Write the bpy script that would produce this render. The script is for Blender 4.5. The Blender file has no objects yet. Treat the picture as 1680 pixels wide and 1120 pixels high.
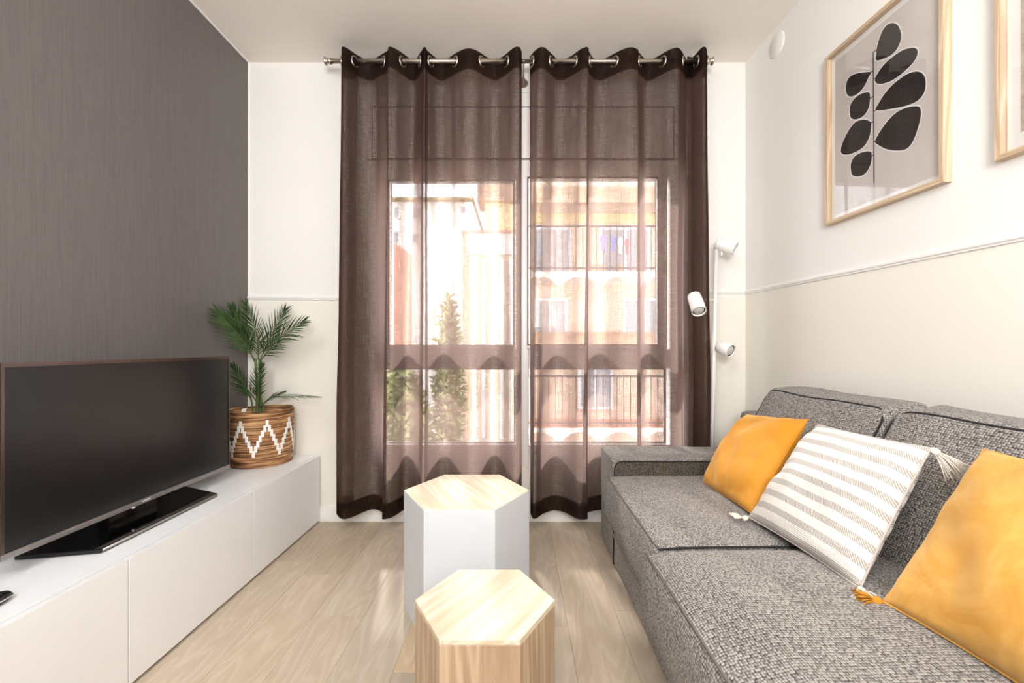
import bpy, bmesh, math, random
from math import sin, cos, pi, sqrt, radians
from mathutils import Vector, Matrix, noise as mnoise

# ------------------------------------------------------------------ camera
F, VX, VY, HC, D = 723.0, 850.0, 571.0, 0.98, 2.5      # focal (px), vanishing point, eye height, far wall
sc = bpy.context.scene
COL = sc.collection
cd = bpy.data.cameras.new('camera'); cam = bpy.data.objects.new('camera', cd); COL.objects.link(cam)
cam.location = (0, 0, HC); cam.rotation_euler = (pi/2, 0, 0)
cd.sensor_width = 36; cd.lens = 36*F/1680
cd.shift_x = -(VX-840)/1680; cd.shift_y = (VY-560)/1680
cd.clip_start = 0.02; cd.clip_end = 200
sc.camera = cam

# ------------------------------------------------------------------ light
vs = sc.view_settings
sc.display_settings.display_device = 'sRGB'
vs.view_transform = 'Standard'; vs.look = 'None'; vs.gamma = 1; vs.use_curve_mapping = False
vs.exposure = 0.0
w = bpy.data.worlds.new('world'); sc.world = w; w.use_nodes = True
bg = w.node_tree.nodes['Background']
bg.inputs[0].default_value = (0.86, 0.92, 1.0, 1); bg.inputs[1].default_value = 8.5

def lamp(name, kind, loc, target, energy, size=1.0, color=(1, 1, 1), size_y=None):
    l = bpy.data.lights.new(name, kind); l.energy = energy; l.color = color
    if kind == 'AREA':
        l.size = size
        if size_y: l.shape = 'RECTANGLE'; l.size_y = size_y
    o = bpy.data.objects.new(name, l); COL.objects.link(o); o.location = loc
    o.rotation_euler = (Vector(target)-Vector(loc)).to_track_quat('-Z', 'Y').to_euler()
    return o
sun = lamp('sun', 'SUN', (-3, 12, 9.6), (0, 0, 0), 8.5, color=(1, .96, .92)); sun.data.angle = radians(3)
lamp('key_softbox', 'AREA', (-0.95, -0.75, 2.30), (0.25, 2.1, 0.75), 19, .55, (.97, .985, 1))
lamp('ceiling_fill', 'AREA', (0.0, -0.9, 2.56), (0.0, -0.9, 0), 27, 1.8, (.97, .985, 1))  # added soft fill panel behind the camera, not a fitting of the room
lamp('bounce_fill', 'AREA', (0.1, -0.9, 1.55), (0.1, 0.3, 2.6), 84, .8, (.975, .985, 1))  # added unseen up-light, brightens the ceiling like a bounced flash
pl = lamp('window_portal', 'AREA', (0.05, 2.62, 1.3), (0.05, 0, 1.3), 1, 1.95, size_y=2.3)
pl.data.cycles.is_portal = True

cy = sc.cycles
cy.use_denoising = True
cy.max_bounces = 9; cy.diffuse_bounces = 5; cy.glossy_bounces = 4; cy.transmission_bounces = 4
cy.transparent_max_bounces = 20; cy.sample_clamp_indirect = 6
cy.caustics_reflective = False; cy.caustics_refractive = False

# ------------------------------------------------------------------ helpers
def at(px, py, Y):
    """world point at depth Y seen at photo pixel (px, py)"""
    return Vector(((px-VX)*Y/F, Y, HC-(py-VY)*Y/F))
def s2l(c):
    return tuple((v/255/12.92 if v/255 <= .04045 else ((v/255+.055)/1.055)**2.4) for v in c[:3])+(1,)

class NT:
    def __init__(s, name):
        s.m = bpy.data.materials.new(name); s.m.use_nodes = True; s.t = s.m.node_tree
        s.p = s.t.nodes['Principled BSDF']; s.out = s.t.nodes['Material Output']
    def n(s, typ, **kw):
        o = s.t.nodes.new(typ)
        for k, v in kw.items():
            if k.startswith('i_'):
                key = k[2:].replace('_', ' ')
                key = int(key) if key.isdigit() else key
                s.set(o.inputs[key], v)
            else: setattr(o, k, v)
        return o
    def set(s, inp, v):
        if isinstance(v, bpy.types.NodeSocket): s.t.links.new(v, inp)
        else: inp.default_value = v
    def P(s, **kw):
        for k, v in kw.items(): s.set(s.p.inputs[k.replace('_', ' ')], v)
        return s
    def coord(s, kind='Object', scale=(1, 1, 1), rot=(0, 0, 0), loc=(0, 0, 0)):
        c = s.n('ShaderNodeTexCoord')
        m = s.n('ShaderNodeMapping'); m.inputs['Scale'].default_value = scale
        m.inputs['Rotation'].default_value = rot; m.inputs['Location'].default_value = loc
        s.t.links.new(c.outputs[kind], m.inputs[0]); return m.outputs[0]
    def noise(s, vec, scale=5, detail=3, rough=.5, dist=0):
        o = s.n('ShaderNodeTexNoise'); s.set(o.inputs['Vector'], vec)
        o.inputs['Scale'].default_value = scale; o.inputs['Detail'].default_value = detail
        o.inputs['Roughness'].default_value = rough; o.inputs['Distortion'].default_value = dist
        return o.outputs['Fac']
    def ramp(s, fac, stops):
        o = s.n('ShaderNodeValToRGB'); s.set(o.inputs[0], fac)
        e = o.color_ramp.elements
        while len(e) < len(stops): e.new(.5)
        for el, (p, c) in zip(e, stops): el.position = p; el.color = c
        return o.outputs[0]
    def math(s, op, a, b=0.0, c=0.0):
        o = s.n('ShaderNodeMath', operation=op); s.set(o.inputs[0], a); s.set(o.inputs[1], b); s.set(o.inputs[2], c)
        return o.outputs[0]
    def mix(s, fac, a, b, blend='MIX'):
        o = s.n('ShaderNodeMix', data_type='RGBA', blend_type=blend)
        s.set(o.inputs[0], fac); s.set(o.inputs[6], a); s.set(o.inputs[7], b); return o.outputs[2]
    def bump(s, h, strength=.3, dist=.01):
        o = s.n('ShaderNodeBump'); s.set(o.inputs['Height'], h)
        o.inputs['Strength'].default_value = strength; o.inputs['Distance'].default_value = dist
        s.t.links.new(o.outputs[0], s.p.inputs['Normal'])
def plain(name, rgb, rough=.5, metal=0.0, spec=.5):
    a = NT(name); a.P(Base_Color=s2l(rgb), Roughness=rough, Metallic=metal, Specular_IOR_Level=spec)
    # faint procedural mottling so nothing is perfectly flat
    v = a.coord(); nz = a.noise(v, 6, 2)
    c = a.mix(nz, tuple(x*.97 for x in s2l(rgb)[:3])+(1,), tuple(min(1, x*1.03) for x in s2l(rgb)[:3])+(1,))
    a.P(Base_Color=c); return a.m

def mesh(name, verts, faces, mats=None, smooth=False, uv=None, fmat=None):
    m = bpy.data.meshes.new(name); m.from_pydata([tuple(v) for v in verts], [], faces)
    if mats is not None:
        for x in (mats if isinstance(mats, (list, tuple)) else [mats]): m.materials.append(x)
    if fmat: m.polygons.foreach_set('material_index', fmat)
    if smooth: m.polygons.foreach_set('use_smooth', [True]*len(m.polygons))
    if uv is not None:
        l = m.uv_layers.new(name='UVMap')
        for lp in m.loops: l.data[lp.index].uv = uv[lp.vertex_index]
    m.update(); return m
def ob(name, me, parent=None, **props):
    o = bpy.data.objects.new(name, me); COL.objects.link(o)
    if parent is not None:
        o.parent = parent
        if parent.parent is None: o.matrix_parent_inverse = Matrix.Translation(parent.location).inverted()
    for k, v in props.items(): o[k] = v
    return o
def thing(name, label, cat, loc=(0, 0, 0), group=None):
    o = bpy.data.objects.new(name, None); COL.objects.link(o); o.location = loc; o.empty_display_size = .05
    o['label'] = label; o['category'] = cat
    if group: o['group'] = group
    return o
class MB:
    """collects geometry for one mesh"""
    def __init__(s): s.v = []; s.f = []; s.mi = []
    def add(s, v, f, mi=0):
        b = len(s.v); s.v += [Vector(x) for x in v]; s.f += [tuple(i+b for i in q) for q in f]; s.mi += [mi]*len(f)
    def box(s, x0, x1, y0, y1, z0, z1, mi=0):
        s.add([(x0,y0,z0),(x1,y0,z0),(x1,y1,z0),(x0,y1,z0),(x0,y0,z1),(x1,y0,z1),(x1,y1,z1),(x0,y1,z1)],
              [(0,3,2,1),(4,5,6,7),(0,1,5,4),(1,2,6,5),(2,3,7,6),(3,0,4,7)], mi)
    def prism(s, pts, z0, z1, mi=0):
        n = len(pts); s.add([(p[0],p[1],z0) for p in pts]+[(p[0],p[1],z1) for p in pts],
              [tuple(range(n))[::-1], tuple(range(n, 2*n))]+[(i,(i+1)%n,n+(i+1)%n,n+i) for i in range(n)], mi)
    def tube(s, pts, r, n=10, cap=True, closed=False, mi=0):
        pts = [Vector(p) for p in pts]; N = len(pts)
        rr = r if isinstance(r, (list, tuple)) else [r]*N
        vs_, up = [], None
        for i, p in enumerate(pts):
            a = pts[(i-1) % N] if (closed or i > 0) else pts[i]; b = pts[(i+1) % N] if (closed or i < N-1) else pts[i]
            t = (b-a).normalized()
            if up is None: up = t.orthogonal().normalized()
            up = (up-t*up.dot(t)); up = up.normalized() if up.length > 1e-6 else t.orthogonal().normalized()
            bi = t.cross(up)
            for k in range(n):
                ang = 2*pi*k/n; vs_.append(p+(up*cos(ang)+bi*sin(ang))*rr[i])
        fs = []
        for i in range(N if closed else N-1):
            j = (i+1) % N
            for k in range(n): fs.append((i*n+k, i*n+(k+1)%n, j*n+(k+1)%n, j*n+k))
        if cap and not closed: fs += [tuple(range(n))[::-1], tuple((N-1)*n+k for k in range(n))]
        s.add(vs_, fs, mi)
    def lathe(s, prof, axis_o=(0,0,0), n=32, M=None, mi=0, closed=False):
        """prof: list of (r, z)"""
        vs_ = []
        for r, z in prof:
            for k in range(n):
                a = 2*pi*k/n; vs_.append(Vector((r*cos(a), r*sin(a), z)))
        if M is not None: vs_ = [M @ v for v in vs_]
        vs_ = [v+Vector(axis_o) for v in vs_]
        N = len(prof)
        fs = [(i*n+k, i*n+(k+1)%n, ((i+1)%N)*n+(k+1)%n, ((i+1)%N)*n+k) for i in range(N if closed else N-1) for k in range(n)]
        if not closed:
            if prof[0][0] > 1e-6: fs.append(tuple(range(n))[::-1])
            if prof[-1][0] > 1e-6: fs.append(tuple((N-1)*n+k for k in range(n)))
        s.add(vs_, fs, mi)
    def mesh(s, name, mats, smooth=False, bevel=0, seg=2, fn=None):
        v = [fn(p) for p in s.v] if fn else s.v
        m = mesh(name, v, s.f, mats, smooth, fmat=s.mi)
        if bevel:
            bm = bmesh.new(); bm.from_mesh(m)
            bmesh.ops.remove_doubles(bm, verts=bm.verts, dist=1e-6)
            ed = [e for e in bm.edges if len(e.link_faces) == 2 and e.calc_face_angle(0) > .35]
            bmesh.ops.bevel(bm, geom=ed, offset=bevel, segments=seg, affect='EDGES', profile=.6, clamp_overlap=True)
            bm.to_mesh(m); bm.free()
        return m
def boxm(name, b, mat, bevel=0, seg=2):
    m = MB(); m.box(*b); return m.mesh(name, mat, bevel=bevel, seg=seg)
def rbox(b, r, n=14, fn=None):
    """rounded box as a fine quad grid; returns verts, faces; fn displaces"""
    x0, x1, y0, y1, z0, z1 = b
    c = Vector(((x0+x1)/2, (y0+y1)/2, (z0+z1)/2)); h = Vector(((x1-x0)/2, (y1-y0)/2, (z1-z0)/2))
    def ticks(hh):   # denser near the rounded ends
        t = [-hh, -hh+r*.12, -hh+r*.35, -hh+r*.65, -hh+r]
        t += [(-hh+r)+(2*hh-2*r)*k/n for k in range(1, n)]
        return t+[-q for q in t[:5]][::-1]
    T = [ticks(h[i]) for i in range(3)]
    key = {}; vs_ = []; fs = []
    def vid(p):
        k = (round(p[0], 6), round(p[1], 6), round(p[2], 6))
        if k not in key:
            q = Vector(p); inner = Vector([max(-h[i]+r, min(h[i]-r, q[i])) for i in range(3)]); d = q-inner
            if d.length > 1e-9: q = inner+d.normalized()*r
            q = q+c; key[k] = len(vs_); vs_.append(fn(q) if fn else q)
        return key[k]
    for ax in range(3):
        a, b_ = (ax+1) % 3, (ax+2) % 3
        for s_ in (-1, 1):
            for i in range(len(T[a])-1):
                for j in range(len(T[b_])-1):
                    q = []
                    for (u, v) in ((i, j), (i+1, j), (i+1, j+1), (i, j+1)):
                        p = [0, 0, 0]; p[ax] = s_*h[ax]; p[a] = T[a][u]; p[b_] = T[b_][v]; q.append(vid(p))
                    fs.append(tuple(q) if s_ > 0 else tuple(q[::-1]))
    return vs_, fs
def box_uv(me):
    l = me.uv_layers.new(name='UVMap')
    for p in me.polygons:
        c, n_ = p.center, p.normal
        ax = max(range(3), key=lambda i: abs(n_[i])); u, v = [(1, 2), (0, 1), (0, 2)][0 if ax == 0 else (2 if ax == 1 else 1)]
        for li in p.loop_indices:
            q = me.vertices[me.loops[li].vertex_index].co; l.data[li].uv = (q[v], q[u]) if ax == 2 else (q[u], q[v])
    return me
def catmull(pts, n=6, closed=False):
    P = [Vector(p) for p in pts]; N = len(P); out = []
    for i in range(N if closed else N-1):
        if closed: a, b, c, d = P[(i-1)%N], P[i], P[(i+1)%N], P[(i+2)%N]
        else: a, b, c, d = P[max(i-1, 0)], P[i], P[i+1], P[min(i+2, N-1)]
        for k in range(n):
            t = k/n
            out.append(.5*((2*b)+(c-a)*t+(2*a-5*b+4*c-d)*t*t+(3*b-a-3*c+d)*t**3))
    if not closed: out.append(P[-1])
    return out
def wobble(p, s, a, o=0):
    return mnoise.noise(Vector(p)*s+Vector((o, o*1.7, -o)))*a

# ------------------------------------------------------------------ materials
def wall_paint(name, split):
    a = NT(name); c = a.n('ShaderNodeTexCoord'); sp = a.n('ShaderNodeSeparateXYZ', i_0=c.outputs['Object'])
    m = a.math('GREATER_THAN', sp.outputs[2], split)
    col = a.mix(m, s2l((238, 234, 224)), s2l((238, 236, 232)))
    nz = a.noise(a.coord(scale=(1, 1, 1)), 3, 2)
    col = a.mix(a.math('MULTIPLY', nz, .06), col, s2l((214, 208, 198)))
    a.P(Base_Color=col, Roughness=.75, Specular_IOR_Level=.25)
    a.bump(a.noise(a.coord(), 160, 3), .06, .002); return a.m
M_wallR = wall_paint('wall_paint_right', 1.28); M_wallB = wall_paint('wall_paint_back', 1.268)
a = NT('ceiling_paint'); a.P(Base_Color=s2l((238, 231, 223)), Roughness=.8); a.bump(a.noise(a.coord(), 7, 2), .15, .01); M_ceil = a.m
a = NT('charcoal_wallpaper')
v = a.coord(scale=(1, 260, 5)); nz = a.noise(v, 1, 4, .6); v2 = a.coord(scale=(1, 700, 30)); nz2 = a.noise(v2, 1, 2)
fac = a.math('ADD', a.math('MULTIPLY', nz, .65), a.math('MULTIPLY', nz2, .35))
a.P(Base_Color=a.ramp(fac, [(.3, s2l((94, 89, 87))), (.7, s2l((114, 108, 105)))]), Roughness=.55, Specular_IOR_Level=.4); a.bump(fac, .35, .002); M_paper = a.m
M_white = plain('white_lacquer', (240, 240, 238), .35)
M_trim = plain('white_trim', (240, 238, 234), .45)
M_cab = plain('white_cabinet_foil', (240, 241, 243), .38)
M_cabtop = plain('white_cabinet_top', (247, 249, 252), .3)
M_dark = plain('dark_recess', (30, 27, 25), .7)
M_pvc = plain('white_window_profile', (232, 228, 226), .35)
M_gasket = plain('black_gasket', (18, 18, 18), .6)
M_steel = plain('brushed_nickel', (200, 190, 178), .28, 1.0)
M_chrome = plain('chrome', (225, 225, 225), .12, 1.0)
M_blackgloss = plain('black_gloss_plastic', (8, 8, 9), .08)
M_lampwhite = plain('white_powder_coat', (243, 241, 238), .35)
M_stool = plain('white_stool_paint', (212, 216, 221), .5)
M_bulb = plain('frosted_bulb', (205, 202, 198), .35)
M_bezel = plain('tv_bezel_dark', (112, 98, 92), .25, .95)
M_bezel2 = plain('tv_bezel_silver', (165, 160, 157), .35, .9)
M_logo = plain('silver_print', (235, 235, 238), .3, .3)
a = NT('tv_screen'); a.P(Base_Color=(.006, .006, .0065, 1), Roughness=.27, Specular_IOR_Level=.55); M_screen = a.m

def wood(name, dark, light, axis='Y', scale=1.0, rough=.5, stave=0.0, rot=0.0, rnd=False, contrast=(.3, .72), objcol=False, ring=None, rw=.3):
    a = NT(name)
    st = {'X': (1.2, 22, 22), 'Y': (22, 1.2, 22), 'Z': (22, 22, 1.2)}[axis]
    c = a.n('ShaderNodeTexCoord')
    mr = a.n('ShaderNodeMapping'); mr.inputs['Rotation'].default_value = (0, 0, rot); a.t.links.new(c.outputs['Object'], mr.inputs[0])
    base = mr.outputs[0]
    if rnd:
        oi = a.n('ShaderNodeObjectInfo')
        off = a.n('ShaderNodeCombineXYZ', i_0=a.math('MULTIPLY', oi.outputs['Random'], 37), i_1=a.math('MULTIPLY', oi.outputs['Random'], 91), i_2=a.math('MULTIPLY', oi.outputs['Random'], 13))
        ad = a.n('ShaderNodeVectorMath', operation='ADD'); a.set(ad.inputs[0], base); a.set(ad.inputs[1], off.outputs[0]); base = ad.outputs[0]
    m = a.n('ShaderNodeMapping'); m.inputs['Scale'].default_value = [q*scale for q in st]; a.t.links.new(base, m.inputs[0])
    g1 = a.noise(m.outputs[0], 1.0, 3, .55, .4)
    m3 = a.n('ShaderNodeMapping'); m3.inputs['Scale'].default_value = ring or [q*scale*.28 for q in st]; a.t.links.new(base, m3.inputs[0])
    g3 = a.noise(m3.outputs[0], 1.0, 2, .5, .3)
    rings = a.math('SINE', a.math('MULTIPLY', g3, 70.0)); rings = a.math('MULTIPLY_ADD', rings, .5, .5)
    rings = a.math('POWER', rings, 2.2)
    m2 = a.n('ShaderNodeMapping'); m2.inputs['Scale'].default_value = [q*scale*7 for q in st]; a.t.links.new(base, m2.inputs[0])
    g2 = a.noise(m2.outputs[0], 1.0, 3, .6)
    fac = a.math('ADD', a.math('ADD', a.math('MULTIPLY', g1, .5), a.math('MULTIPLY', g2, .3)), a.math('MULTIPLY', rings, rw))
    col = a.ramp(fac, [(contrast[0], s2l(dark)), (contrast[1], s2l(light))])
    if stave:
        sp = a.n('ShaderNodeSeparateXYZ', i_0=base)
        k = a.math('FLOOR', a.math('DIVIDE', a.math('ADD', sp.outputs[0], 5.013), stave))
        wn = a.n('ShaderNodeTexWhiteNoise', noise_dimensions='1D'); a.set(wn.inputs['W'], k)
        col = a.mix(a.math('MULTIPLY', wn.outputs['Value'], .35), col, a.mix(.5, col, s2l(dark)))
    if rnd:
        oi2 = a.n('ShaderNodeObjectInfo')
        if objcol: col = a.mix(1.0, col, oi2.outputs['Color'], 'MULTIPLY')
    a.P(Base_Color=col, Roughness=rough, Specular_IOR_Level=.35); a.bump(fac, .12, .002); return a.m
M_floor = wood('oak_plank', (186, 169, 147), (210, 197, 178), 'Y', .9, .52, rnd=True, contrast=(.25, .85), objcol=True, ring=(8, 1.4, 8), rw=.22)
dW = math.atan2(.097, -.178); dS = math.atan2(.16, .248)
M_topW = wood('pine_top_white_stool', (222, 202, 170), (242, 232, 212), 'Y', 1.6, .45, stave=.045, rot=dW)
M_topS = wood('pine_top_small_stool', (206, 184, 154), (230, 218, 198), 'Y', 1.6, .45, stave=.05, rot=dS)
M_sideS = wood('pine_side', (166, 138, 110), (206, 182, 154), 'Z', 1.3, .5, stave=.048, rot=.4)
M_frameZ = wood('oak_frame_upright', (184, 158, 128), (214, 193, 166), 'Z', 2.2, .5)
M_frameY = wood('oak_frame_crosswise', (184, 158, 128), (214, 193, 166), 'Y', 2.2, .5)

def sofa_fabric(name, lo, hi):
    a = NT(name)
    wv = a.coord('UV', scale=(150, 190, 1))
    vo = a.n('ShaderNodeTexVoronoi', feature='F1', voronoi_dimensions='2D'); a.set(vo.inputs['Vector'], wv); vo.inputs['Scale'].default_value = 1
    vo.inputs['Randomness'].default_value = .42
    d = a.ramp(vo.outputs['Distance'], [(.22, (1, 1, 1, 1)), (.66, (0, 0, 0, 1))])
    sep = a.n('ShaderNodeSeparateColor', i_0=vo.outputs['Color'])
    tone = a.math('MULTIPLY', d, a.math('MULTIPLY_ADD', sep.outputs[0], .75, .42))
    n2 = a.noise(a.coord(), 9, 3); n3 = a.noise(a.coord('UV', scale=(320, 18, 1)), 1, 2); n4 = a.noise(a.coord('UV', scale=(18, 320, 1)), 1, 2)
    tone = a.math('ADD', tone, a.math('MULTIPLY_ADD', n2, .16, -.04))
    tone = a.math('ADD', tone, a.math('MULTIPLY_ADD', a.math('ADD', n3, n4), .30, -.26))
    col = a.ramp(tone, [(.0, s2l(lo)), (.95, s2l(hi))])
    a.P(Base_Color=col, Roughness=.9, Specular_IOR_Level=.15, Sheen_Weight=.15, Sheen_Roughness=.5)
    a.bump(d, .6, .003); return a.m
M_sofa = sofa_fabric('grey_woven_upholstery', (26, 23, 22), (176, 170, 164))
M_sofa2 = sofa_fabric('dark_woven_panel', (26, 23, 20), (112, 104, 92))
M_pipe = plain('dark_piping', (38, 34, 33), .9)
a = NT('mustard_velvet')
nz = a.noise(a.coord(), 5, 3, .5, .3)
a.P(Base_Color=a.ramp(nz, [(.3, s2l((208, 140, 42))), (.75, s2l((222, 156, 62)))]), Roughness=.75, Specular_IOR_Level=.2, Sheen_Weight=.45, Sheen_Roughness=.4)
a.p.inputs['Sheen Tint'].default_value = s2l((255, 225, 165)); a.bump(a.noise(a.coord(), 400, 2), .12, .001); M_velvet = a.m
a = NT('mustard_velvet_sunlit')  # mottled nap; sunlight and nap shine on the near pillow painted in as paler colour
nz = a.noise(a.coord(), 8, 4, .6, 1.2)
a.P(Base_Color=a.ramp(nz, [(.3, s2l((204, 146, 60))), (.7, s2l((224, 174, 98)))]), Roughness=.75, Specular_IOR_Level=.2, Sheen_Weight=.5, Sheen_Roughness=.4)
a.p.inputs['Sheen Tint'].default_value = s2l((255, 230, 180)); a.bump(a.noise(a.coord(), 400, 2), .12, .001); M_velvet2 = a.m
# striped cotton
a = NT('striped_cotton'); uv = a.n('ShaderNodeTexCoord'); sp = a.n('ShaderNodeSeparateXYZ', i_0=uv.outputs['UV'])
vv = a.math('ADD', sp.outputs[1], a.math('MULTIPLY', a.noise(a.coord('UV'), 14, 2), .006))
band = a.math('FRACT', a.math('MULTIPLY', vv, 9.3)); band = a.math('LESS_THAN', band, .43)
hatch = a.math('SINE', a.math('ADD', a.math('MULTIPLY', sp.outputs[0], 520), a.math('MULTIPLY', sp.outputs[1], 330)))
hatch = a.math('MULTIPLY_ADD', hatch, .35, .62)
mask = a.math('MULTIPLY', band, hatch)
fl = a.noise(a.coord('UV'), 90, 4, .7)
cw = a.ramp(fl, [(.25, s2l((222, 212, 198))), (.6, s2l((244, 240, 234)))])
col = a.mix(mask, cw, s2l((156, 147, 140)))
a.P(Base_Color=col, Roughness=.9, Specular_IOR_Level=.15, Sheen_Weight=.2); 
rib = a.math('ADD', a.math('SINE', a.math('MULTIPLY', sp.outputs[1], 560)), a.math('MULTIPLY', a.math('SINE', a.math('MULTIPLY', sp.outputs[0], 700)), .6))
a.bump(rib, .35, .0015); M_stripe = a.m
M_cotton = plain('ivory_cotton_thread', (232, 224, 212), .9)
M_mustthread = plain('mustard_thread', (200, 140, 42), .9)

# sheer curtain: woven cloth whose openings let light straight through; seen edge-on it closes up
def curtain_mat(name, openness, tone=1.0):
    a = NT(name); t = a.t; t.nodes.remove(a.p)
    uvc = a.n('ShaderNodeTexCoord')
    def mp(s): m = a.n('ShaderNodeMapping'); m.inputs['Scale'].default_value = s; t.links.new(uvc.outputs['UV'], m.inputs[0]); return m.outputs[0]
    h = a.noise(mp((14, 420, 1)), 1, 3, .6); v = a.noise(mp((420, 9, 1)), 1, 3, .6)
    weave = a.math('MULTIPLY_ADD', a.math('ADD', h, v), 1.7, -.7)          # ~1 on average
    geo = a.n('ShaderNodeNewGeometry')
    dt = a.n('ShaderNodeVectorMath', operation='DOT_PRODUCT'); a.set(dt.inputs[0], geo.outputs['Normal']); a.set(dt.inputs[1], geo.outputs['Incoming'])
    cosv = a.math('MAXIMUM', a.math('ABSOLUTE', dt.outputs['Value']), .12)
    tr = a.math('POWER', openness, a.math('DIVIDE', weave, a.math('POWER', cosv, 1.3)))
    tb = a.n('ShaderNodeBsdfTransparent'); tb.inputs[0].default_value = (1, .96, .93, 1)
    c1 = s2l((53*tone, 39*tone, 33*tone)); c2 = s2l((158*tone, 134*tone, 126*tone))
    df = a.n('ShaderNodeBsdfDiffuse'); df.inputs[0].default_value = c1
    tl = a.n('ShaderNodeBsdfTranslucent'); tl.inputs[0].default_value = c2
    mx = a.n('ShaderNodeMixShader'); mx.inputs[0].default_value = .5
    t.links.new(df.outputs[0], mx.inputs[1]); t.links.new(tl.outputs[0], mx.inputs[2])
    m2 = a.n('ShaderNodeMixShader'); a.set(m2.inputs[0], tr); t.links.new(mx.outputs[0], m2.inputs[1]); t.links.new(tb.outputs[0], m2.inputs[2])
    t.links.new(m2.outputs[0], a.out.inputs[0]); return a.m
M_curt = curtain_mat('sheer_brown_voile', .38)
M_hem = curtain_mat('doubled_brown_voile', .10, .62)

def glass_mat(name, tint=(1, 1, 1, 1), ior=1.45):
    a = NT(name); t = a.t; t.nodes.remove(a.p)
    ge = a.n('ShaderNodeNewGeometry')                  # same reflectance on both faces of the thin pane
    fr = a.n('ShaderNodeFresnel'); a.set(fr.inputs[0], a.math('MULTIPLY_ADD', ge.outputs['Backfacing'], 1/ior-ior, ior))
    tb = a.n('ShaderNodeBsdfTransparent'); tb.inputs[0].default_value = tint
    gl = a.n('ShaderNodeBsdfGlossy'); gl.inputs['Roughness'].default_value = .02
    mx = a.n('ShaderNodeMixShader'); t.links.new(fr.outputs[0], mx.inputs[0]); t.links.new(tb.outputs[0], mx.inputs[1]); t.links.new(gl.outputs[0], mx.inputs[2])
    t.links.new(mx.outputs[0], a.out.inputs[0]); return a.m
M_glass = glass_mat('clear_glass', ior=1.6)

# ------------------------------------------------------------------ room shell
XL, ZC, YB0 = -1.530, 2.600, -2.3
def XR(Y): return 1.290+.0484*(D-Y)
def st(o): o['kind'] = 'structure'; return o
WX0, WX1 = at(600, 0, D).x, at(1126, 0, D).x            # window opening
WZ0, WZ1 = at(0, 765, D).z, at(0, 151, D).z
m = MB(); T = .28
m.box(XL-.1, WX0, D, D+T, 0, ZC); m.box(WX1, XR(D)+.1, D, D+T, 0, ZC)
m.box(WX0, WX1, D, D+T, 0, WZ0); m.box(WX0, WX1, D, D+T, WZ1, ZC)
st(ob('wall_back', m.mesh('wall_back', M_wallB)))
st(ob('wall_left', boxm('wall_left', (XL-.1, XL, YB0, D, 0, ZC), M_paper)))
m = MB(); m.prism([(XR(YB0), YB0), (XR(D), D), (XR(D)+.12, D), (XR(YB0)+.12, YB0)][::-1], 0, ZC)
st(ob('wall_right', m.mesh('wall_right', M_wallR)))
st(ob('wall_front', boxm('wall_front', (XL-.1, XR(YB0)+.1, YB0-.1, YB0, 0, ZC), M_wallR)))
st(ob('ceiling', boxm('ceiling', (XL-.1, XR(YB0)+.12, YB0-.1, D+T, ZC, ZC+.12), M_ceil)))
# floor: sub-floor with each oak plank a child
fl = st(ob('floor', boxm('floor', (XL-.1, XR(YB0)+.12, YB0-.1, D+T, -.12, -.010), plain('screed', (150, 130, 108), .8))))
rng = random.Random(7)
PW = .1852; joints = {0: 1.99, 1: 1.645, -5: 1.615, -6: 1.9135, -4: 2.08, -3: 1.332, -2: 1.0, -1: 1.55}
PL = 1.28; pm = {}
for k in range(-10, 7):
    x0 = .361+(k-1)*PW; x1 = x0+PW
    if x1 < XL or x0 > XR(YB0): continue
    x0c, x1c = max(x0, XL), min(x1, XR(YB0))
    j = joints.get(k, rng.uniform(0, PL)); y = j-PL*6
    while y < D:
        a0, a1 = max(y, YB0), min(y+PL, D)
        if a1-a0 > .02:
            g = .0003; key = (round(x1c-x0c, 3), round(a1-a0, 3))
            if key not in pm:
                pm[key] = boxm('plank', (0, x1c-x0c-2*g, 0, a1-a0-2*g, -.010, 0), M_floor, .0004, 1)
            o = ob('plank', pm[key]); o.parent = fl; o.location = (x0c+g, a0+g, 0)
            tn = rng.uniform(.80, 1.03); wr = rng.uniform(-.02, .02)
            if k == -3 and a1 > 1.4 and a0 < 1.4: tn, wr = 1.0, .07
            o.color = (tn*(1+wr), tn, tn*(1-wr*1.6), 1)
        y += PL
# rails, base boards, corner lines
def rail(name, pts, nrm, h=.026, d=.011):
    prof = [(0, 0), (d*.55, .002), (d*.6, h*.25), (d*.95, h*.4), (d, h*.6), (d*.9, h*.78), (d*.5, h*.85), (d*.4, h), (0, h)]
    vs_, fs = [], []
    for p in pts:
        for (q, z) in prof: vs_.append(Vector(p)+Vector(nrm)*q+Vector((0, 0, z-h/2)))
    n = len(prof)
    for i in range(len(pts)-1):
        for k in range(n-1): fs.append((i*n+k, i*n+k+1, (i+1)*n+k+1, (i+1)*n+k))
    return st(ob(name, mesh(name, vs_, fs+[tuple(range(n)), tuple(range(len(vs_)-n, len(vs_)))[::-1]], M_trim)))
rail('trim_1', [(XL, D, 1.266), (WX0-.02, D, 1.262)], (0, -1, 0))
rail('trim_2', [(WX1+.02, D, 1.297), (XR(D), D, 1.297)], (0, -1, 0))
rail('trim_3', [(XR(D), D, 1.296), (XR(1.18), 1.18, 1.279), (XR(YB0), YB0, 1.27)], Vector((-1, -.0484, 0)).normalized())
st(ob('baseboard_back', boxm('baseboard_back', (XL, XR(D), D-.014, D, 0, .083), M_trim, .003)))
m = MB(); m.prism([(XR(YB0)-.014, YB0), (XR(D)-.014, D-.014), (XR(D), D-.014), (XR(YB0), YB0)][::-1], 0, .083)
st(ob('baseboard_right', m.mesh('baseboard_right', M_trim)))
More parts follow.
